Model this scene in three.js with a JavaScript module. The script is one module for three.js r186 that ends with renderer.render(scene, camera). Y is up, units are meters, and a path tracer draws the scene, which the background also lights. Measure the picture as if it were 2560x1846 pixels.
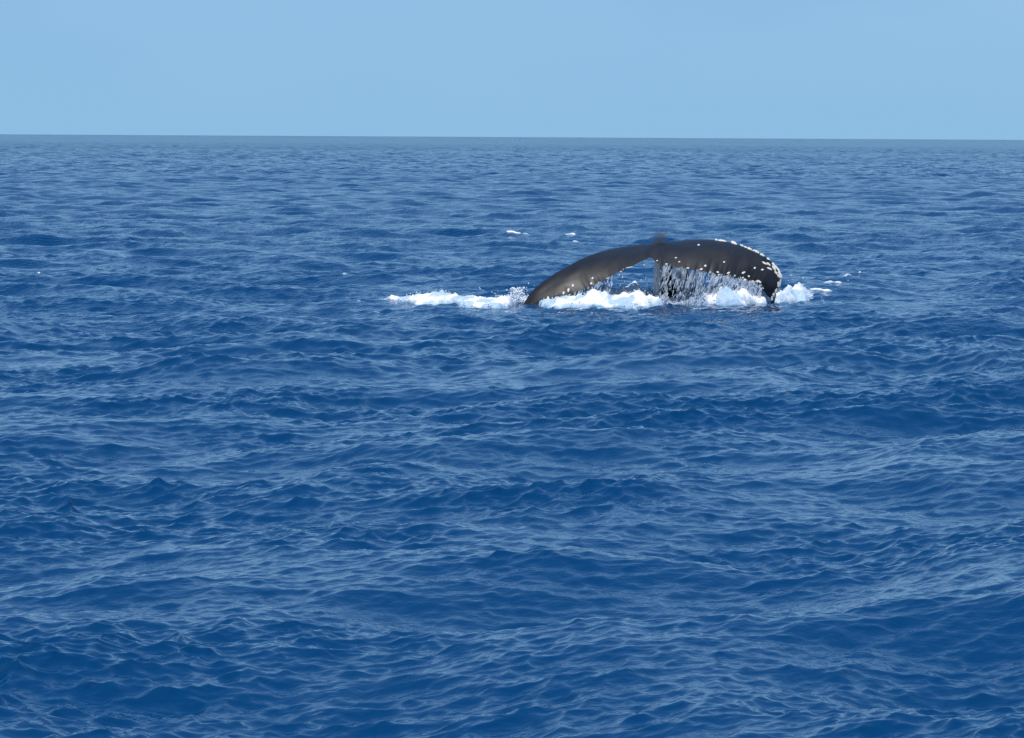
import * as THREE from 'three';
import { mergeVertices } from 'three/addons/utils/BufferGeometryUtils.js';

// ---------------------------------------------------------------- camera, sky, sun, exposure
const scene = new THREE.Scene();
const camera = new THREE.PerspectiveCamera(11, 1024 / 738, 0.3, 60000);
camera.position.set(0, 2.8, 0);
camera.rotation.set(-0.0605, 0, 0.0055, 'YXZ');

const renderer = new THREE.WebGLRenderer({ antialias: true });
renderer.toneMapping = THREE.LinearToneMapping;
renderer.toneMappingExposure = 1;
renderer.shadowMap.enabled = true;

const SUN = new THREE.Vector3(0.05, 0.91, 0.34).normalize();
function makeSky() {
  const W = 2048, H = 1024, d = new Float32Array(W * H * 4);
  const low = [0.272, 0.508, 0.765], mid = [0.105, 0.29, 0.655], top = [0.035, 0.115, 0.34];
  for (let j = 0; j < H; j++) {
    const el = ((j + 0.5) / H - 0.5) * Math.PI;
    for (let i = 0; i < W; i++) {
      const az = ((i + 0.5) / W - 0.5) * 2 * Math.PI;
      const y = Math.sin(el), x = Math.cos(az) * Math.cos(el), z = Math.sin(az) * Math.cos(el);
      const e = Math.max(0, y), a = Math.exp(-Math.pow(e / 0.27, 1.6)), b = Math.exp(-e * 1.1);
      const glow = Math.pow(Math.max(0, x * SUN.x + y * SUN.y + z * SUN.z), 12) * 0.5;
      const o = (j * W + i) * 4, wisp = y > 0 && y < 0.5 ? 0.05 * Math.max(0, fbm(x * 14 + 3, y * 55, z * 14, 4)) * Math.min(1, y * 30) * (1 - 2 * y) : 0;
      for (let c = 0; c < 3; c++) {
        const base = top[c] + (mid[c] - top[c]) * b;
        d[o + c] = base + (low[c] - base) * a + glow * [1, 0.97, 0.9][c] + wisp + 0.01 * Math.exp(-Math.pow((e - 0.06) / 0.03, 2));
      }
      d[o + 3] = 1;
    }
  }
  const t = new THREE.DataTexture(d, W, H, THREE.RGBAFormat, THREE.FloatType);
  t.mapping = THREE.EquirectangularReflectionMapping;
  t.magFilter = THREE.LinearFilter; t.needsUpdate = true;
  return t;
}
scene.background = scene.environment = makeSky();

const sun = new THREE.DirectionalLight(new THREE.Color(1, 0.95, 0.88), 3.7);
sun.name = 'sun';
sun.position.copy(SUN).multiplyScalar(60).add(new THREE.Vector3(2.4, 0, -64));
sun.target.position.set(2.4, 0, -64);
sun.castShadow = true;
sun.shadow.mapSize.set(2048, 2048);
Object.assign(sun.shadow.camera, { left: -50, right: 50, top: 50, bottom: -50, near: 1, far: 150 });
scene.add(sun, sun.target);

// ---------------------------------------------------------------- helpers
function rng(seed) { return () => { seed = (seed + 0x6d2b79f5) | 0; let t = Math.imul(seed ^ (seed >>> 15), 1 | seed); t = (t + Math.imul(t ^ (t >>> 7), 61 | t)) ^ t; return ((t ^ (t >>> 14)) >>> 0) / 4294967296; }; }
const gauss = (r) => Math.sqrt(-2 * Math.log(1 - r() * 0.999999)) * Math.cos(2 * Math.PI * r());
function clamp(x, a = 0, b = 1) { return Math.min(b, Math.max(a, x)); }
const smooth = (a, b, x) => { const t = clamp((x - a) / (b - a)); return t * t * (3 - 2 * t); };
function lerp(a, b, t) { return a + (b - a) * t; }
function table(rows, x, k = 1) {                       // piecewise smooth look-up in [[x, v, ...], ...]
  if (x <= rows[0][0]) return rows[0][k];
  for (let i = 1; i < rows.length; i++) if (x <= rows[i][0]) { const t = (x - rows[i - 1][0]) / (rows[i][0] - rows[i - 1][0]); return lerp(rows[i - 1][k], rows[i][k], t * t * (3 - 2 * t)); }
  return rows[rows.length - 1][k];
}
function hash3(x, y, z) { let h = Math.imul(x, 374761393) ^ Math.imul(y, 668265263) ^ Math.imul(z, 2147483647 - 97531); h = Math.imul(h ^ (h >>> 13), 1274126177); h = Math.imul(h ^ (h >>> 16), 1911520717); return ((h ^ (h >>> 15)) >>> 0) / 4294967296; }
function noise(x, y, z = 0) {                          // value noise, -1 .. 1
  const X = Math.floor(x), Y = Math.floor(y), Z = Math.floor(z); let a = x - X, b = y - Y, c = z - Z;
  a = a * a * (3 - 2 * a); b = b * b * (3 - 2 * b); c = c * c * (3 - 2 * c);
  const v = (i, j, k) => hash3(X + i, Y + j, Z + k);
  return 2 * lerp(lerp(lerp(v(0, 0, 0), v(1, 0, 0), a), lerp(v(0, 1, 0), v(1, 1, 0), a), b), lerp(lerp(v(0, 0, 1), v(1, 0, 1), a), lerp(v(0, 1, 1), v(1, 1, 1), a), b), c) - 1;
}
function fbm(x, y, z, n) { let s = 0, a = 0.5; for (let i = 0; i < n; i++) { s += a * noise(x, y, z); x = x * 2.03 + 5.1; y = y * 2.03 + 1.7; z = z * 2.03 + 9.2; a *= 0.5; } return s; }
function tag(o, label, category, group, kind) { const u = o.userData; if (label) u.label = label; if (category) u.category = category; if (group) u.group = group; if (kind) u.kind = kind; return o; }
function shadows(o) { o.castShadow = o.receiveShadow = true; return o; }

// ---------------------------------------------------------------- wind sea: random wave fields by inverse FFT
function ifft2(re, im, N) {
  const cos = new Float64Array(N / 2), sin = new Float64Array(N / 2), br = new Float64Array(N), bi = new Float64Array(N), rev = new Uint32Array(N);
  const bits = Math.log2(N);
  for (let i = 0; i < N / 2; i++) { cos[i] = Math.cos((2 * Math.PI * i) / N); sin[i] = Math.sin((2 * Math.PI * i) / N); }
  for (let i = 0; i < N; i++) { let r = 0; for (let b = 0; b < bits; b++) if (i & (1 << b)) r |= 1 << (bits - 1 - b); rev[i] = r; }
  const line = (at, step) => {
    for (let i = 0; i < N; i++) { br[rev[i]] = re[at + i * step]; bi[rev[i]] = im[at + i * step]; }
    for (let len = 2; len <= N; len <<= 1) {
      const half = len >> 1, q = N / len;
      for (let s = 0; s < N; s += len) for (let k = 0; k < half; k++) {
        const c = cos[k * q], d = sin[k * q], a = s + k, b = a + half, x = br[b] * c - bi[b] * d, y = br[b] * d + bi[b] * c;
        br[b] = br[a] - x; bi[b] = bi[a] - y; br[a] += x; bi[a] += y;
      }
    }
    for (let i = 0; i < N; i++) { re[at + i * step] = br[i]; im[at + i * step] = bi[i]; }
  };
  for (let y = 0; y < N; y++) line(y * N, 1);
  for (let x = 0; x < N; x++) line(x, N);
}
const WIND = { slope: 0.0128, peak: 5, iso: 0.18 };
const octave = (l) => 0.36 + 0.95 * smooth(1.2, 3, l) + 2.9 * Math.exp(-(Math.log(l / 0.16) ** 2) / 1.2);   // short chop carries most of the slope
// power per unit of wavenumber area: equal slope variance in every octave below the peak wavelength
function power(kx, kz) {
  const k = Math.hypot(kx, kz), kp = (2 * Math.PI) / WIND.peak, d = Math.cos(Math.atan2(kz, kx) - 0.7 - 0.25 * smooth(0.4, 2.5, (2 * Math.PI) / k));
  return WIND.slope * octave((2 * Math.PI) / k) * Math.pow(k, -4) * Math.exp(-0.8 * Math.pow(kp / k, 4)) * ((1 - WIND.iso) * d * d * (1 / Math.PI) + WIND.iso / (2 * Math.PI));
}
function waveField(L, N, shortest, longest, seed, choppy = true) {
  const r = rng(seed), n = N * N, dk = (2 * Math.PI) / L, F = [0, 1, 2].map(() => [new Float64Array(n), new Float64Array(n)]);
  for (let j = 0; j < N; j++) for (let i = 0; i < N; i++) {
    const g = gauss(r), h = gauss(r), kx = (i < N / 2 ? i : i - N) * dk, kz = (j < N / 2 ? j : j - N) * dk, k = Math.hypot(kx, kz), o = j * N + i;
    if (!k || (2 * Math.PI) / k > longest || (2 * Math.PI) / k <= shortest) continue;
    const a = Math.sqrt(power(kx, kz)) * dk;
    F[0][0][o] = a * g; F[0][1][o] = a * h;
    F[1][0][o] = (-a * h * kx) / k; F[1][1][o] = (a * g * kx) / k;
    F[2][0][o] = (-a * h * kz) / k; F[2][1][o] = (a * g * kz) / k;
  }
  const out = [];
  for (const [re, im] of choppy ? F : F.slice(0, 1)) { ifft2(re, im, N); out.push(Float32Array.from(re)); }
  return { L, N, f: out };
}
function sample(w, x, z, weight, acc) {                 // bilinear in the tile, added to acc = [dx, h, dz]
  const N = w.N, M = N - 1; let u = (x / w.L) * N, v = (z / w.L) * N; const i = Math.floor(u), j = Math.floor(v); u -= i; v -= j;
  const a = (j & M) * N + (i & M), b = (j & M) * N + ((i + 1) & M), c = ((j + 1) & M) * N + (i & M), d = ((j + 1) & M) * N + ((i + 1) & M);
  const p = (1 - u) * (1 - v) * weight, q = u * (1 - v) * weight, s = (1 - u) * v * weight, t = u * v * weight, [h, dx, dz] = w.f;
  acc[1] += h[a] * p + h[b] * q + h[c] * s + h[d] * t;
  acc[0] += dx[a] * p + dx[b] * q + dx[c] * s + dx[d] * t;
  acc[2] += dz[a] * p + dz[b] * q + dz[c] * s + dz[d] * t;
}
const BANDS = [
  { w: waveField(173, 512, 2.4, 90, 11), near: 2000, far: 5000, chop: 1.1 },
  { w: waveField(31, 512, 0.62, 2.4, 23), near: 350, far: 900, chop: 1 },
  { w: waveField(9.7, 512, 0.17, 0.62, 37), near: 130, far: 400, chop: 0.9 },
  { w: waveField(4.3, 512, 0.065, 0.17, 43), near: 60, far: 130, chop: 0.85 },
];
const WHALE = new THREE.Vector3(2.41, 0, -64.35);
const acc = [0, 0, 0];
// the rest position (x, z) of the surface -> where the waves carry it
function sea(x, z, spacing, out) {
  const r = Math.hypot(x, z), calm = 1 - 0.85 * Math.exp(-(((x - WHALE.x) / 4.2) ** 2 + ((z - WHALE.z - 0.8) / 3.2) ** 2));
  const gust = clamp(0.95 + 0.75 * noise(x * 0.42 + z * 0.2, z * 0.3, 5) + 0.45 * noise(x * 1.3, z * 0.8, 9), 0.6, 1.32);   // wind patches: smooth lanes between rippled ones
  out[0] = x; out[1] = 0; out[2] = z;
  BANDS.forEach((b, n) => {
    const shortest = [2.4, 0.62, 0.17, 0.065][n], wt = (1 - smooth(b.near, b.far, r)) * (1 - smooth(shortest * 0.45, shortest * 1.4, spacing)) * (n >= 2 ? gust : calm);
    if (wt <= 0) return;
    acc[0] = acc[1] = acc[2] = 0;
    sample(b.w, x + 41.3, z + 17.9, wt, acc);
    out[0] += acc[0] * b.chop; out[1] += acc[1]; out[2] += acc[2] * b.chop;
  });
  return out;
}
const P = [0, 0, 0];
const seaPoint = (x, z) => { sea(x, z, 0.02, P); return P; };

// small ripples, a tile of 3.1 m, as a normal map
function slopeMap(field, N, L, gain) {
  const w = field, d = new Uint8Array(N * N * 4), e = L / N;
  for (let j = 0; j < N; j++) for (let i = 0; i < N; i++) {
    const at = (a, b) => w[((b + N) % N) * N + ((a + N) % N)];
    const sx = (gain * (at(i + 1, j) - at(i - 1, j))) / (2 * e), sz = (gain * (at(i, j + 1) - at(i, j - 1))) / (2 * e), l = 1 / Math.hypot(sx, sz, 1), o = (((N - j) % N) * N + i) * 4;
    d[o] = 127.5 + 127.5 * -sx * l; d[o + 1] = 127.5 + 127.5 * sz * l; d[o + 2] = 127.5 + 127.5 * l; d[o + 3] = 255;
  }
  const t = new THREE.DataTexture(d, N, N);
  t.wrapS = t.wrapT = THREE.RepeatWrapping; t.magFilter = THREE.LinearFilter; t.repeat.set(1 / L, 1 / L); t.needsUpdate = true;
  return t;
}
const waterColor = new THREE.Color().setRGB(0.0004, 0.038, 0.119);
const ripples = slopeMap(waveField(3.1, 1024, 0.03, 0.17, 51, false).f[0], 1024, 3.1, 1);
const chopMap = slopeMap(waveField(43, 1024, 0.17, 2.4, 61, false).f[0], 1024, 43, 1);   // the waves that the far part of the sheet is too coarse for
const water = (map, scale, roughness, shine = 1) => { const m = new THREE.MeshPhysicalMaterial({ name: 'sea water', color: waterColor, roughness, ior: 1.333, specularIntensity: shine, normalMap: map }); m.normalScale.set(scale, scale); return m; };
const fine = slopeMap(waveField(3.1, 1024, 0.02, 0.065, 53, false).f[0], 1024, 3.1, 1);
const RINGS = [[0, water(fine, 0.4, 0.02)], [55, water(ripples, 0.45, 0.02)], [95, water(ripples, 0.8, 0.03, 0.94)], [280, water(chopMap, 1, 0.04, 0.7)], [480, water(chopMap, 1.5, 0.05, 0.5)], [750, water(chopMap, 2, 0.07, 0.36)]];

function makeSea() {
  const cols = [], rad = Math.PI / 180, fine = 11.5, step = 0.044;
  for (let a = -fine; a <= fine; a += step) cols.push(a);
  for (let a = fine + 0.1, s = 0.1; a < 360 - fine - 0.1; a += s) { s = Math.min(4, s * 1.25, Math.max(0.1, (360 - fine - a) * 0.2)); cols.push(a); }
  const rows = [0.4, 2, 4, 6, 8, 10, 11.5, 13, 14, 14.6, 15, 15.3];
  for (let r = 15.5, g; r < 45000; r += r * g) { g = r > 1500 ? Math.min(0.25, g * 1.035) : r < 45 ? 0.0013 : r < 90 ? 0.0017 : r < 600 ? 0.002 : 0.0026; rows.push(r); }
  const C = cols.length, R = rows.length, pos = new Float32Array((C * R + 1) * 3), uv = new Float32Array((C * R + 1) * 2);
  const q = [0, 0, 0];
  for (let j = 0; j < R; j++) for (let i = 0; i < C; i++) {
    const a = cols[i] * rad, r = rows[j], x = Math.sin(a) * r, z = -Math.cos(a) * r;
    const across = (cols[(i + 1) % C] + (i + 1 === C ? 360 : 0) - cols[i]) * rad * r, along = j + 1 < R ? rows[j + 1] - r : r * 0.2, o = j * C + i;
    sea(x, z, Math.max(across, along * 0.55), q);
    pos.set(q, o * 3);
    uv[o * 2] = q[0]; uv[o * 2 + 1] = -q[2];
  }
  const index = new Uint32Array(((R - 1) * C * 2 + C) * 3); let n = 0;
  for (let j = 0; j < R - 1; j++) for (let i = 0; i < C; i++) {
    const k = (i + 1) % C, a = j * C + i, b = j * C + k, c = a + C, d = b + C;
    index[n++] = a; index[n++] = b; index[n++] = d; index[n++] = a; index[n++] = d; index[n++] = c;
  }
  for (let i = 0; i < C; i++) { index[n++] = C * R; index[n++] = (i + 1) % C; index[n++] = i; }
  const g = new THREE.BufferGeometry();
  g.setAttribute('position', new THREE.BufferAttribute(pos, 3));
  g.setAttribute('uv', new THREE.BufferAttribute(uv, 2));
  g.setIndex(new THREE.BufferAttribute(index, 1));
  RINGS.forEach(([from], k) => { const row = (r) => Math.max(0, rows.findIndex((x) => x >= r)), a = row(from) * C * 6, b = k + 1 < RINGS.length ? row(RINGS[k + 1][0]) * C * 6 : index.length; g.addGroup(a, b - a, k); });
  g.computeVertexNormals();
  if (g.attributes.normal.getY(C * 20) < 0) { for (let i = 0; i < index.length; i += 3) { const t = index[i]; index[i] = index[i + 1]; index[i + 1] = t; } g.computeVertexNormals(); }
  const m = shadows(new THREE.Mesh(g, RINGS.map((x) => x[1]))); m.name = 'sea';
  scene.add(tag(m, 'deep blue open sea with short choppy waves reaching the horizon', 'sea', null, 'structure'));
}
makeSea();

// ---------------------------------------------------------------- whale: raised tail flukes and tail stock, one skin
// stations along the flukes from tip to tip: leading edge x y z, trailing edge x y z, thickness, bulge
const STATIONS = [
  [-2.30, -0.362, 0.55, -2.21, -0.379, 0.60, 0.015, 0.01],
  [-2.25, -0.055, 0.55, -2.14, -0.071, 0.62, 0.02, 0.02],
  [-2.22, 0.028, 0.50, -1.98, -0.024, 0.62, 0.03, 0.02],
  [-2.07, 0.242, 0.40, -1.73, 0.066, 0.62, 0.045, 0.03],
  [-1.78, 0.468, 0.25, -1.45, 0.186, 0.60, 0.06, 0.035],
  [-1.42, 0.674, 0.05, -1.16, 0.289, 0.58, 0.07, 0.06],
  [-1.13, 0.809, -0.12, -0.90, 0.421, 0.55, 0.08, 0.06],
  [-0.77, 0.914, -0.32, -0.64, 0.555, 0.50, 0.1, 0.05],
  [-0.42, 0.969, -0.50, -0.37, 0.679, 0.36, 0.13, 0.04],
  [-0.17, 0.992, -0.60, -0.20, 0.755, 0.20, 0.16, 0.04],
  [0.02, 0.998, -0.65, -0.09, 0.788, 0.08, 0.18, 0.04],
  [0.15, 1.008, -0.67, 0.02, 0.705, 0.18, 0.17, 0.05],
  [0.31, 1.033, -0.70, 0.18, 0.656, 0.28, 0.15, 0.06],
  [0.67, 1.074, -0.74, 0.49, 0.604, 0.30, 0.12, 0.08],
  [1.03, 1.069, -0.76, 0.82, 0.543, 0.22, 0.09, 0.09],
  [1.27, 1.035, -0.76, 1.10, 0.488, 0.12, 0.08, 0.09],
  [1.51, 0.965, -0.74, 1.32, 0.452, 0.02, 0.07, 0.08],
  [1.70, 0.890, -0.70, 1.49, 0.409, -0.08, 0.06, 0.07],
  [1.87, 0.800, -0.66, 1.63, 0.373, -0.16, 0.055, 0.06],
  [2.01, 0.680, -0.60, 1.74, 0.324, -0.22, 0.05, 0.05],
  [2.11, 0.536, -0.54, 1.79, 0.275, -0.26, 0.045, 0.04],
  [2.13, 0.406, -0.50, 1.85, 0.206, -0.30, 0.04, 0.03],
  [2.09, 0.276, -0.46, 1.90, 0.138, -0.34, 0.03, 0.02],
  [2.04, 0.127, -0.44, 1.96, 0.075, -0.38, 0.02, 0.01],
  [2.00, -0.148, -0.42, 1.95, -0.161, -0.40, 0.015, 0.01],
];
function station(s) {                                   // s in 0 .. 1, Catmull-Rom
  const n = STATIONS.length - 1, t = clamp(s) * n, i = Math.min(n - 1, Math.floor(t)), f = t - i;
  const a = STATIONS[Math.max(0, i - 1)], b = STATIONS[i], c = STATIONS[i + 1], d = STATIONS[Math.min(n, i + 2)];
  return b.map((_, k) => 0.5 * (2 * b[k] + (c[k] - a[k]) * f + (2 * a[k] - 5 * b[k] + 4 * c[k] - d[k]) * f * f + (3 * b[k] - a[k] - 3 * c[k] + d[k]) * f * f * f));
}
const V = (x, y, z) => new THREE.Vector3(x, y, z);
function frame(s) {
  const q = station(s), p = station(s - 0.004), r = station(s + 0.004);
  const L = V(q[0], q[1], q[2]), T = V(q[3], q[4], q[5]);
  const span = V(r[0] + r[3] - p[0] - p[3], r[1] + r[4] - p[1] - p[4], r[2] + r[5] - p[2] - p[5]).normalize();
  const chord = T.clone().sub(L), up = chord.clone().cross(span).normalize();
  return { L, T, chord, up, span, thick: q[6], bulge: q[7] };
}
// c = 0 at the leading edge, 1 at the trailing edge; side 1 upper, -1 lower
function flukePoint(s, c, side) {
  const f = frame(s), foil = 2.6 * (0.2969 * Math.sqrt(c) - 0.126 * c - 0.3516 * c * c + 0.2843 * c ** 3 - 0.1036 * c ** 4) * 1.9;
  const edge = smooth(0.5, 1, c) * (0.020 * noise(s * 95, 3.3) + 0.014 * noise(s * 230, 8.1) - 0.035 * smooth(0.75, 1, noise(s * 70, 5.5)));
  const camber = f.bulge * 4 * c * (1 - c);
  return f.L.clone().addScaledVector(f.chord, c + edge).addScaledVector(f.up, camber + side * f.thick * 0.5 * foil + 0.006 * noise(s * 30, c * 5, side) * Math.sqrt(Math.max(0, 1 - (2 * c - 1) ** 2)));
}
const skinTex = (() => {
  const N = 512, d = new Uint8Array(N * N * 4), b = new Uint8Array(N * N * 4);
  for (let j = 0; j < N; j++) for (let i = 0; i < N; i++) {
    const u = i / N, v = j / N, o = (j * N + i) * 4;
    let k = 0.84 + 0.26 * fbm(u * 7, v * 4, 1, 4) + 0.16 * fbm(u * 60, v * 10, 2, 3);
    const scratch = Math.abs(noise(u * 40 + 3 * noise(u * 5, v * 5, 4), v * 6, 7)); if (scratch < 0.02 && noise(u * 7, v * 7, 9) > 0.1) k += 0.3;
    d[o] = d[o + 1] = d[o + 2] = clamp(k * 215, 0, 255); d[o + 3] = 255;
    const h = 128 + 70 * fbm(u * 50, v * 16, 5, 4); b[o] = b[o + 1] = b[o + 2] = h; b[o + 3] = 255;
  }
  return [d, b].map((a, n) => { const t = new THREE.DataTexture(a, N, N); t.wrapS = t.wrapT = THREE.RepeatWrapping; t.magFilter = THREE.LinearFilter; if (!n) t.colorSpace = THREE.SRGBColorSpace; t.needsUpdate = true; return t; });
})();
const skinMat = new THREE.MeshPhysicalMaterial({ name: 'wet whale skin', color: new THREE.Color().setRGB(0.020, 0.020, 0.021), map: skinTex[0], bumpMap: skinTex[1], bumpScale: 0.004, roughness: 0.5, specularIntensity: 0.6, clearcoat: 0.45, clearcoatRoughness: 0.36 });
function makeWhale() {
  const pos = [], uv = [], idx = [];
  const S = 260, K = 26, ring = 2 * K;
  for (let i = 0; i <= S; i++) for (let k = 0; k < ring; k++) {
    const upper = k < K, t = upper ? k / K : 1 - (k - K) / K, c = 0.5 - 0.5 * Math.cos(Math.PI * t), p = flukePoint(i / S, c, upper ? 1 : -1);
    pos.push(p.x, p.y, p.z); uv.push((i / S) * 4, upper ? c : 2 - c);
  }
  for (let i = 0; i < S; i++) for (let k = 0; k < ring; k++) { const a = i * ring + k, b = i * ring + ((k + 1) % ring), c = a + ring, d = b + ring; idx.push(a, b, d, a, d, c); }
  // tail stock: rings from inside the root of the flukes down and away under water, a ridge along its near left side and a fold beside it
  const off = pos.length / 3, M = 60, A = 96;
  for (let j = 0; j <= M; j++) for (let i = 0; i <= A; i++) {
    const t = j / M, y = lerp(0.93, -0.9, t), down = clamp(0.93 - y, 0, 2), a = (i / A) * 2 * Math.PI;
    const cx = lerp(0.20, 0.42, smooth(0, 0.75, down)) + 0.1 * Math.max(0, down - 0.9), cz = -0.42 - 0.32 * down - 0.25 * down * down * 0.5;
    const rx = lerp(0.20, 0.36, smooth(0.05, 1.0, down)) + 0.22 * smooth(0.8, 1.8, down), rz = lerp(0.24, 0.5, smooth(0, 1.4, down));
    const da = (x) => { let v = a - x; while (v > Math.PI) v -= 2 * Math.PI; while (v < -Math.PI) v += 2 * Math.PI; return v; };
    const ridge = 0.085 * Math.exp(-((da(2.52) / 0.17) ** 2)) - 0.10 * Math.exp(-((da(2.02) / 0.16) ** 2)) + 0.02 * noise(a * 4, y * 3, 2) + 0.012 * noise(a * 12, y * 2.5, 5);
    const k = 1 + ridge / 0.3 * smooth(0.02, 0.2, down);
    pos.push(cx + rx * k * Math.cos(a), y, cz + rz * k * Math.sin(a)); uv.push(a, y);
  }
  for (let j = 0; j < M; j++) for (let i = 0; i < A; i++) { const a = off + j * (A + 1) + i, b = a + 1, c = a + A + 1, d = c + 1; idx.push(a, d, c, a, b, d); }
  const g = new THREE.BufferGeometry();
  g.setAttribute('position', new THREE.Float32BufferAttribute(pos, 3));
  g.setAttribute('uv', new THREE.Float32BufferAttribute(uv, 2));
  g.setIndex(idx); g.computeVertexNormals();
  const w = shadows(new THREE.Mesh(g, skinMat)); w.name = 'humpback_whale';
  w.position.copy(WHALE);
  tag(w, 'dark grey humpback whale diving, its tail flukes arched above white foam', 'whale');
  scene.add(w);
  return w;
}
const whale = makeWhale();

// barnacles along the edges of the flukes
const barnacleMat = new THREE.MeshStandardMaterial({ name: 'barnacle shell', color: new THREE.Color().setRGB(0.72, 0.69, 0.61), roughness: 0.85 });
const barnacleShapes = [1, 2, 3, 4].map((seed) => {
  let g = new THREE.IcosahedronGeometry(1, 2); g.deleteAttribute('uv'); g.deleteAttribute('normal'); g = mergeVertices(g);
  const p = g.attributes.position;
  for (let i = 0; i < p.count; i++) { const x = p.getX(i), y = p.getY(i), z = p.getZ(i), k = 1 + 0.28 * noise(x * 1.7 + seed * 9, y * 1.7, z * 1.7) + 0.14 * noise(x * 4 + seed, y * 4, z * 4); p.setXYZ(i, x * k, y * k * (y > 0.75 ? 0.7 : 1), z * k); }
  g.computeVertexNormals(); return g;
});
const nStations = STATIONS.length - 1;
function barnacle(st, c, long, wide, tilt, r) {
  const s = st / nStations, p = flukePoint(s, clamp(c, 0, 1), 1), f = frame(s), b = shadows(new THREE.Mesh(barnacleShapes[Math.floor(r() * 4)], barnacleMat));
  const X = f.span.clone(), Y = f.up.clone(), Z = X.clone().cross(Y).normalize();
  b.name = 'barnacle';
  b.quaternion.setFromRotationMatrix(new THREE.Matrix4().makeBasis(X, Y, Z)).multiply(new THREE.Quaternion().setFromAxisAngle(V(0, 1, 0), tilt));
  b.scale.set(long / 2, Math.min(long, wide) * (0.25 + 0.2 * r()), wide / 2);
  b.position.copy(p);
  whale.add(b);
}
{
  const r = rng(77);
  // leading edge of the right fluke
  for (const [st, l] of [[14.05, 0.06], [14.25, 0.06], [14.55, 0.11], [15.3, 0.12], [15.85, 0.09], [16.15, 0.07], [16.5, 0.09], [16.95, 0.11], [17.2, 0.07], [17.7, 0.1], [18.35, 0.07], [19.0, 0.06], [19.35, 0.1], [19.7, 0.12], [20.05, 0.12], [20.4, 0.11], [20.8, 0.1], [21.2, 0.08], [21.6, 0.1], [22.0, 0.09], [22.5, 0.08]]) barnacle(st, 0.01 + 0.05 * r(), l * (0.6 + 0.8 * r()), 0.035 + 0.05 * r(), 0.9 * (r() - 0.5), r);
  for (const [st, c] of [[19.3, 0.16], [19.8, 0.2], [20.3, 0.15], [21.3, 0.2], [22.1, 0.3], [22.5, 0.55], [18.9, 0.35], [18.6, 0.22], [18.2, 0.3], [22.8, 0.2], [22.9, 0.8]]) barnacle(st, c, 0.06 + 0.05 * r(), 0.035 + 0.02 * r(), 0.8 * (r() - 0.5), r);
  // trailing edge of the right fluke
  for (const [st, c, l] of [[10.9, 0.97, 0.07], [11.9, 0.97, 0.09], [12.5, 0.93, 0.1], [12.95, 0.98, 0.11], [13.3, 1, 0.1], [13.7, 0.97, 0.12], [14.0, 0.88, 0.07], [14.1, 0.99, 0.12], [14.6, 0.96, 0.08], [14.9, 0.99, 0.1], [15.3, 0.98, 0.1], [15.9, 0.97, 0.09], [16.6, 0.84, 0.09], [16.6, 0.95, 0.13], [16.9, 0.99, 0.12], [17.4, 0.97, 0.09], [17.9, 0.98, 0.07], [18.4, 0.97, 0.08], [18.8, 0.95, 0.07], [19.3, 0.98, 0.08], [20.2, 0.97, 0.06]]) if (r() > 0.18) barnacle(st + 0.3 * (r() - 0.5), c - 0.09 * r() * r(), l * (0.4 + 0.85 * r() * r()), 0.02 + 0.03 * r(), 1.05 + 0.5 * (r() - 0.5), r);
  // a few on the blades
  for (const [st, c, l] of [[13.3, 0.35, 0.05], [14.9, 0.72, 0.05], [12.4, 0.78, 0.04], [12.6, 0.86, 0.05], [18.3, 0.55, 0.06], [17.5, 0.62, 0.05], [2.9, 0.82, 0.13], [3.8, 0.86, 0.07], [4.1, 0.84, 0.13], [4.4, 0.78, 0.07], [5.5, 0.84, 0.06], [5.3, 0.93, 0.05]]) barnacle(st, c, l, 0.03 + 0.2 * l * r(), 1.0 + 0.4 * (r() - 0.5), r);
  // trailing edge of the left fluke
  for (const [st, l] of [[7.6, 0.13], [7.15, 0.08], [6.3, 0.07]]) barnacle(st, 1, l, 0.018, 0.4 * (r() - 0.5), r);
}

// ---------------------------------------------------------------- white water
const foamMat = new THREE.MeshPhysicalMaterial({ name: 'sea foam', color: 0xffffff, vertexColors: true, roughness: 0.95, ior: 1.333, specularIntensity: 0.4 });
const dropMat = new THREE.MeshPhysicalMaterial({ name: 'spray', color: new THREE.Color().setRGB(0.86, 0.88, 0.9), roughness: 0.6, ior: 1.333 });
const WHITE = [0.88, 0.89, 0.9], AERATED = [0.12, 0.27, 0.42];
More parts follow.
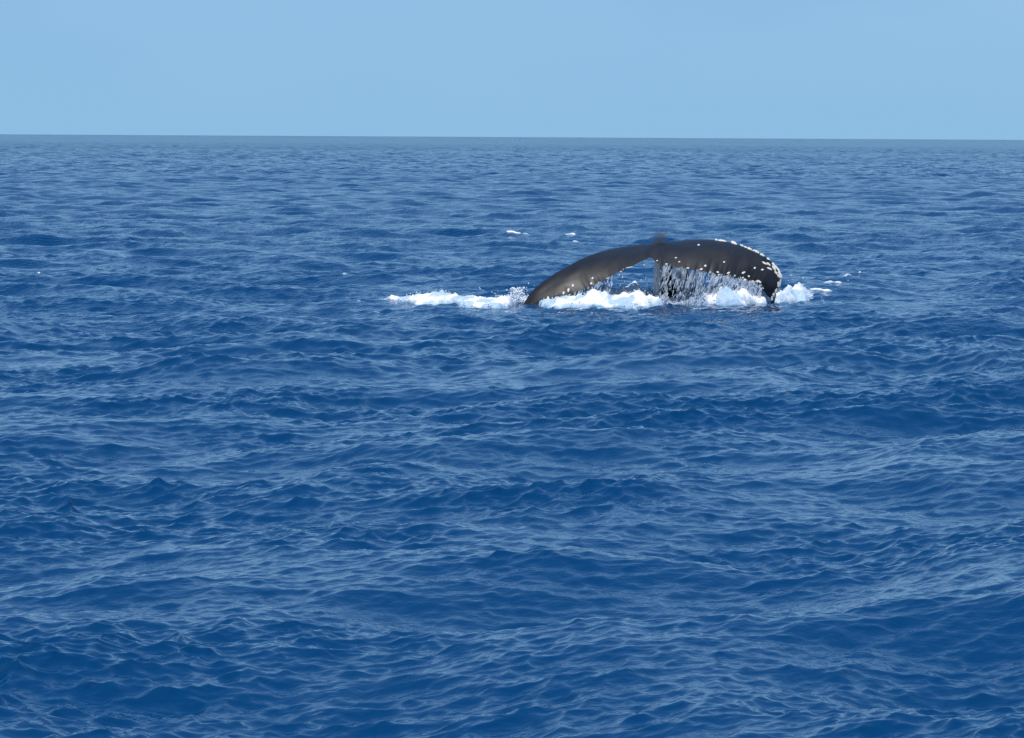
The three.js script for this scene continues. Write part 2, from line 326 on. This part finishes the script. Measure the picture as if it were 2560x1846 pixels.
// a sheet of foam that rides on the waves: density(u, w) and height(u, w) in metres round the whale
function foamSheet(name, x0, x1, z0, z1, cell, density, height, rough = 1) {
  const nx = Math.ceil((x1 - x0) / cell), nz = Math.ceil((z1 - z0) / cell), pos = [], col = [], idx = [], at = new Int32Array((nx + 1) * (nz + 1)).fill(-1), d = new Float32Array((nx + 1) * (nz + 1));
  for (let j = 0; j <= nz; j++) for (let i = 0; i <= nx; i++) d[j * (nx + 1) + i] = density(x0 + i * cell, z0 + j * cell);
  const vertex = (i, j) => {
    const o = j * (nx + 1) + i; if (at[o] >= 0) return at[o];
    const u = x0 + i * cell, w = z0 + j * cell, p = seaPoint(WHALE.x + u, WHALE.z + w), k = d[o], lump = 0.5 + 0.5 * fbm(u * 5, w * 5, 3, 4), bub = 1 - Math.abs(noise(u * 22 + w * 9, w * 15, 6)) + 0.5 * noise(u * 46, w * 40, 2);
    const y = p[1] + (k > 0 ? 0.006 + height(u, w) * smooth(0, 0.5, k) * (0.65 + 0.7 * lump) + rough * smooth(0, 0.4, k) * (0.03 * lump + 0.024 * bub) : -0.02);
    pos.push(p[0] - WHALE.x, y, p[2] - WHALE.z);
    const m = smooth(0.02, 0.3, k), wash = smooth(-0.05, 0.3, fbm(u * 5 + w * 1.5, w * 2.2, 13, 4) + 0.25 * (1 - height(u, w) / 0.14) * rough);   // water that has lost part of its bubbles
    col.push(...WHITE.map((v, c) => lerp(lerp(AERATED[c], v, m), [0.3, 0.47, 0.63][c], wash * 0.8)));
    return (at[o] = pos.length / 3 - 1);
  };
  for (let j = 0; j < nz; j++) for (let i = 0; i < nx; i++) {
    const o = j * (nx + 1) + i;
    if (d[o] <= 0 && d[o + 1] <= 0 && d[o + nx + 1] <= 0 && d[o + nx + 2] <= 0) continue;
    const a = vertex(i, j), b = vertex(i + 1, j), c = vertex(i, j + 1), e = vertex(i + 1, j + 1);
    idx.push(a, c, e, a, e, b);
  }
  const g = new THREE.BufferGeometry();
  g.setAttribute('position', new THREE.Float32BufferAttribute(pos, 3)); g.setAttribute('color', new THREE.Float32BufferAttribute(col, 3)); g.setIndex(idx); g.computeVertexNormals();
  const m = shadows(new THREE.Mesh(g, foamMat)); m.name = name; m.position.copy(WHALE); scene.add(m);
  return m;
}
// along x: near edge of the foam, crest line, crest height
const BED = [
  [-4.85, -0.83, -1.08, 0.0186], [-4.3, -0.20, -0.78, 0.0496], [-3.9, 0.98, -0.20, 0.0806], [-3.55, 0.58, -0.20, 0.105], [-3.2, 2.06, 0.58, 0.0744], [-2.7, 2.15, 0.78, 0.0744],
  [-2.5, 1.65, 0.68, 0.093], [-2.32, 0.25, -0.35, 0.05], [-2.02, 0.25, -0.3, 0.04], [-1.85, 1.65, 0.45, 0.08], [-1.6, 1.86, 0.30, 0.14], [-1.2, 1.86, 0.00, 0.2], [-0.8, 1.86, -0.39, 0.22], [-0.3, 1.47, -0.87, 0.29], [0, 0.58, -0.87, 0.3],
  [0.15, 0.18, -0.27, 0.07], [0.5, 0.18, -0.27, 0.07], [0.72, 0.30, -0.27, 0.24], [1, 0.45, -0.27, 0.28], [1.4, 0.52, -0.32, 0.29], [1.75, 0.00, -0.98, 0.27], [2.1, -0.98, -1.95, 0.208], [2.6, -1.95, -2.82, 0.2], [2.8, -2.54, -3.12, 0.048],
];
const lace = (u, w) => 0.75 * fbm(u * 2.6, w * 3.1, 7, 5) - 0.35 * (1 - Math.abs(fbm(u * 5, w * 6, 2, 4)) * 3);
function bedDensity(u, w) {
  const near = table(BED, u, 1), crest = table(BED, u, 2), ends = Math.min(smooth(-5.05, -4.0, u), 1 - smooth(2.7, 2.9, u));
  const inBand = w > crest ? 1 - smooth(0.3, 1.45, (w - crest) / Math.max(0.1, near - crest)) : 1 - smooth(0.1, 0.36, crest - w);
  return (inBand * 1.9 - 0.5) * ends + 0.75 * lace(u, w) * (1.2 - 0.8 * inBand) - 0.25 * (1 - ends);
}
function bedHeight(u, w) {
  const crest = table(BED, u, 2), near = table(BED, u, 1), k = w > crest ? (w - crest) / Math.max(0.25, (near - crest) * 0.9) : (crest - w) / 0.2;
  return table(BED, u, 3) * Math.exp(-k * k * 1.5) * (1 + 0.35 * noise(u * 5, 4.4) + 0.25 * noise(u * 13, 7.1));
}
const span = (a, b, f) => (u, w) => Math.min(f(u, w), (u - a) * 8, (b - u) * 8);
tag(foamSheet('sea_foam', -5.0, -2.05, -1.8, 3.2, 0.018, span(-5, -2.08, bedDensity), bedHeight), 'long band of white foam trailing to the left of the left fluke tip', 'foam', null, 'stuff');
tag(foamSheet('sea_foam_001', -2.1, 0.12, -2.2, 3.1, 0.018, span(-2.1, 0.11, bedDensity), bedHeight), 'white foam under the left fluke, between its tip and the tail stock', 'foam', null, 'stuff');
tag(foamSheet('sea_foam_002', 0.1, 2.02, -2.8, 2.2, 0.018, span(0.1, 2.02, bedDensity), bedHeight), 'churning white foam under the barnacled right fluke', 'foam', null, 'stuff');
tag(foamSheet('sea_foam_003', 2.0, 3.3, -4.2, 1.2, 0.018, span(1.99, 3.3, bedDensity), bedHeight), 'short heap of white foam just right of the barnacled fluke tip', 'foam', null, 'stuff');

// small whitecaps and flecks out on the waves: middle (metres), length, depth, slant
const CAPS = [
  [0.32, -107.87, 0.62, 1.3, 0.3, 'larger of the two thin whitecaps on the wave behind the left fluke'],
  [1.60, -106.85, 0.34, 0.84, 0.2, 'small whitecap behind the left fluke, second from the left on its wave'],
  [1.84, -102.05, 0.34, 0.7, 0.3, 'small low whitecap nearest the tail on the wave behind the left fluke'],
  [-10.07, -77.61, 0.08, 0.42, 0.4, 'tiny white fleck of foam at the far left edge, the farther of two'],
  [-9.03, -73.44, 0.08, 0.35, 0.2, 'tiny white fleck of foam at the far left, the nearer of two'],
  [-3.10, -74.10, 0.11, 0.42, 0.5, 'thin white fleck of foam above the left end of the foam band'],
  [5.77, -67.52, 0.5, 0.56, 0.3, 'low curl of foam right of the foam heap by the right fluke tip'],
  [5.92, -69.92, 0.42, 0.84, 0.5, 'broken streak of foam above the curl right of the fluke tip'],
  [6.63, -73.09, 0.3, 0.84, 0.5, 'slanting streak of foam well right of the right fluke tip'],
  [7.01, -74.34, 0.09, 0.42, 0.5, 'single bright fleck of foam farthest right of the fluke tip'],
];
CAPS.forEach(([x, z, len, dep, slant, label], n) => {
  let best = [x, z], top = -9;                           // the highest spot of a crest near by that no nearer wave hides
  for (let j = -12; j <= 12; j++) for (let i = -4; i <= 4; i++) {
    const a = x + i * 0.04, b = z + j * (n < 3 ? 0.15 : 0.1), q = [...seaPoint(a, b)], h = q[1] - 0.004 * Math.abs(j); let clear = true;
    for (let t = 1; t < 30 && clear; t++) { const k = 1 - (t * 0.3) / Math.hypot(a, b); clear = seaPoint(q[0] * k, q[2] * k)[1] < q[1] + 0.015 + (2.8 - q[1]) * (1 - k); }
    if (clear && h > top) { top = h; best = [a, b]; }
  }
  const u0 = best[0] - WHALE.x, w0 = best[1] - WHALE.z;
  const dens = (u, w) => { const a = (u - u0) / len, b = (w - w0 + (u - u0) * slant * 2) / dep; return (n < 3 ? 0.75 : 0.45) - 2.0 * (a * a * 1.2 + b * b * (n < 3 ? 26 : 14)) + (n < 3 ? 1.7 : 0.9) * fbm(u * 8, w * 5 + n * 3, 4, 4); };
  const m = foamSheet('whitecap' + (n ? '_' + String(n).padStart(3, '0') : ''), u0 - len, u0 + len, w0 - dep * 1.2, w0 + dep * 1.2, Math.min(0.014, len / 12), dens, () => 0.006, 0.35);
  tag(m, label, 'whitecap', 'small whitecaps and flecks of foam around the whale');
});

// drops thrown up from the foam, and water falling from the trailing edges
function drops(name, list, label, material = dropMat) {
  const g = new THREE.IcosahedronGeometry(1, 1), m = shadows(new THREE.InstancedMesh(g, material, list.length)), o = new THREE.Object3D();
  list.forEach((d, i) => { o.position.set(d[0], d[1], d[2]); o.rotation.set(d[6] || 0, 0, d[7] || 0); o.scale.set(d[3], d[4], d[5]); o.updateMatrix(); m.setMatrixAt(i, o.matrix); });
  m.name = name; m.position.copy(WHALE); tag(m, label, 'spray', null, 'stuff'); scene.add(m);
  return m;
}
{
  const r = rng(5), list = [];
  while (list.length < 6000) {
    const u = lerp(-4.7, 3.0, r()), crest = table(BED, u, 2), near = table(BED, u, 1), w = lerp(crest - 0.25, near + 0.15, Math.pow(r(), 1.3));
    const d = bedDensity(u, w), clump = fbm(u * 6, w * 6, 11, 3);
    if (d < -0.05 || clump < -0.25 + 0.25 * r()) continue;
    const p = seaPoint(WHALE.x + u, WHALE.z + w), lift = bedHeight(u, w), jump = Math.pow(r(), 3) * (0.03 + 0.4 * lift) * (0.6 + 1.6 * Math.max(0, clump + 0.3));
    const s = 0.003 + 0.01 * Math.pow(r(), 2.5) * (1 - 1.2 * jump);
    list.push([p[0] - WHALE.x, p[1] + lift * (0.6 + 0.4 * r()) + 0.02 + jump, p[2] - WHALE.z, s, s * (0.8 + 0.8 * r()), s]);
  }
  for (let i = 0; i < 420; i++) {                       // the splash by the left tip
    const a = r(), h = Math.pow(r(), 1.4), u = -2.36 + 0.09 * gauss(r) * (1 - 0.6 * h) + (a < 0.4 ? 0.13 * h : 0), w = 0.35 + 0.12 * gauss(r), s = 0.006 + 0.014 * r() * r();
    list.push([u, 0.05 + 0.24 * h, w, s * 0.8, s * 1.1, s * 0.8]);
  }
  for (let i = 0; i < 80; i++) {                       // strays
    const u = lerp(-3.2, 3.6, r()), w = table(BED, u, 2) + 0.3 * gauss(r), s = 0.004 + 0.008 * r() * r();
    list.push([u, 0.1 + 0.5 * r() * r(), w, s * 1.4, s, s, 0, 0.5]);
  }
  drops('spray', list, 'white drops thrown up all along the foam around the tail');
}
{
  const r = rng(15), list = [];
  for (let i = 0; i < 2600; i++) { const h = Math.pow(r(), 1.5) * 1.25, s = 0.0018 + 0.002 * r(); list.push([0.05 + 0.06 * h + (0.055 + 0.02 * h) * gauss(r), 0.97 + 0.18 * h, -0.6 + 0.06 * gauss(r), s, s, s]); }
  drops('spray', list, 'thin grey puff of spray over the middle of the flukes', new THREE.MeshPhysicalMaterial({ name: 'grey spray', color: new THREE.Color().setRGB(0.14, 0.15, 0.17), roughness: 0.8, ior: 1.333 })).name = 'spray_001';
}
{
  const r = rng(9), list = [];
  const fall = (st, n, dense, len) => {
    for (let i = 0; i < n; i++) {
      const s = (st[0] + (st[1] - st[0]) * r()) / nStations, p = flukePoint(s, 0.985, -1), clump = fbm(p.x * 7, 2, 6, 3) * 0.5 + 0.5;
      if (r() > clump * dense) continue;
      const d = Math.pow(r(), 1.2) * Math.max(0.05, p.y - 0.02), w = 0.003 + 0.007 * r() * r(), l = (0.015 + len * r() * r()) * (0.7 + clump);
      list.push([p.x + 0.02 * gauss(r) - 0.12 * d * d, p.y - d, p.z + 0.02 + 0.06 * d + 0.03 * gauss(r), w, l, w, 0.1 * gauss(r), -0.15 - 0.3 * r()]);
    }
  };
  fall([11.6, 13.4], 700, 0.8, 0.06);
  fall([13.4, 19.5], 1800, 1.1, 0.05);
  fall([2.0, 6.6], 260, 1.1, 0.03);
  fall([6.4, 9.6], 40, 1, 0.008);
  for (let i = 0; i < 2600; i++) {                      // thin runs down the tail stock
    const strip = r() < 0.35, y = 0.75 * r(), x = strip ? 0.04 + 0.03 * gauss(r) : 0.26 + 0.46 * r(), w = 0.002 + 0.004 * r() * r();
    if (!strip && fbm(x * 9, y * 1.5, 4, 3) < -0.02) continue;
    list.push([x - 0.03 * (0.75 - y), y, -0.12 - 0.3 * (0.75 - y) - 0.12 * r() + (strip ? 0.08 : 0), w, 0.02 + 0.07 * r(), w, 0, -0.05 - 0.15 * r()]);
  }
  // sheets of falling water, torn into streams
  const pos = [], idx = [], n = [820, 46], fallAt = (a, d) => fbm(a * 90 + 2 * d, d * 2.2, 3, 4) + 0.35 * fbm(a * 22, 1, 8, 2);
  const at = new Map(), vert = (i, j, ranges) => {
    const key = i * 1000 + j; if (at.has(key)) return at.get(key);
    const s = lerp(2.2, 19.6, i / n[0]) / nStations, p = flukePoint(s, 0.985, -1), d = (j / n[1]) * Math.max(0.02, p.y - 0.03), k = noise(s * 300, d * 5, 2);
    pos.push(p.x - 0.12 * d * d + 0.012 * k, p.y - d, p.z + 0.015 + 0.05 * d + 0.03 * k + 0.03 * noise(s * 90, d * 7, 5)); at.set(key, pos.length / 3 - 1); return pos.length / 3 - 1;
  };
  for (let i = 0; i < n[0]; i++) {
    const st = lerp(2.2, 19.6, i / n[0]), thin = st > 6.6 && st < 11.6 ? 9 : st < 6.6 ? 0.02 : st < 13.5 ? 0.16 : -0.08;
    for (let j = 0; j < n[1]; j++) {
      const d = j / n[1]; if (fallAt(st / nStations, d) < thin + 0.22 * d) continue;
      const a = vert(i, j), b = vert(i + 1, j), c = vert(i, j + 1), e = vert(i + 1, j + 1); idx.push(a, c, e, a, e, b);
    }
  }
  const g = new THREE.BufferGeometry(); g.setAttribute('position', new THREE.Float32BufferAttribute(pos, 3)); g.setIndex(idx); g.computeVertexNormals();
  const sheet = shadows(new THREE.Mesh(g, new THREE.MeshPhysicalMaterial({ name: 'sheet of falling water', color: new THREE.Color().setRGB(0.75, 0.83, 0.9), roughness: 0.75, transmission: 0.6, ior: 1.333, thickness: 0 })));
  sheet.name = 'water_curtain'; sheet.position.copy(WHALE); scene.add(tag(sheet, 'torn sheets of water pouring off the trailing edges of the flukes', 'falling water', null, 'stuff'));
  drops('falling_water', list, 'strings of drops falling beside the tail stock and under the flukes', new THREE.MeshPhysicalMaterial({ name: 'falling water', color: new THREE.Color().setRGB(0.9, 0.93, 0.96), roughness: 0.8, transmission: 0.4, ior: 1.333, thickness: 0 }));
}

renderer.render(scene, camera);
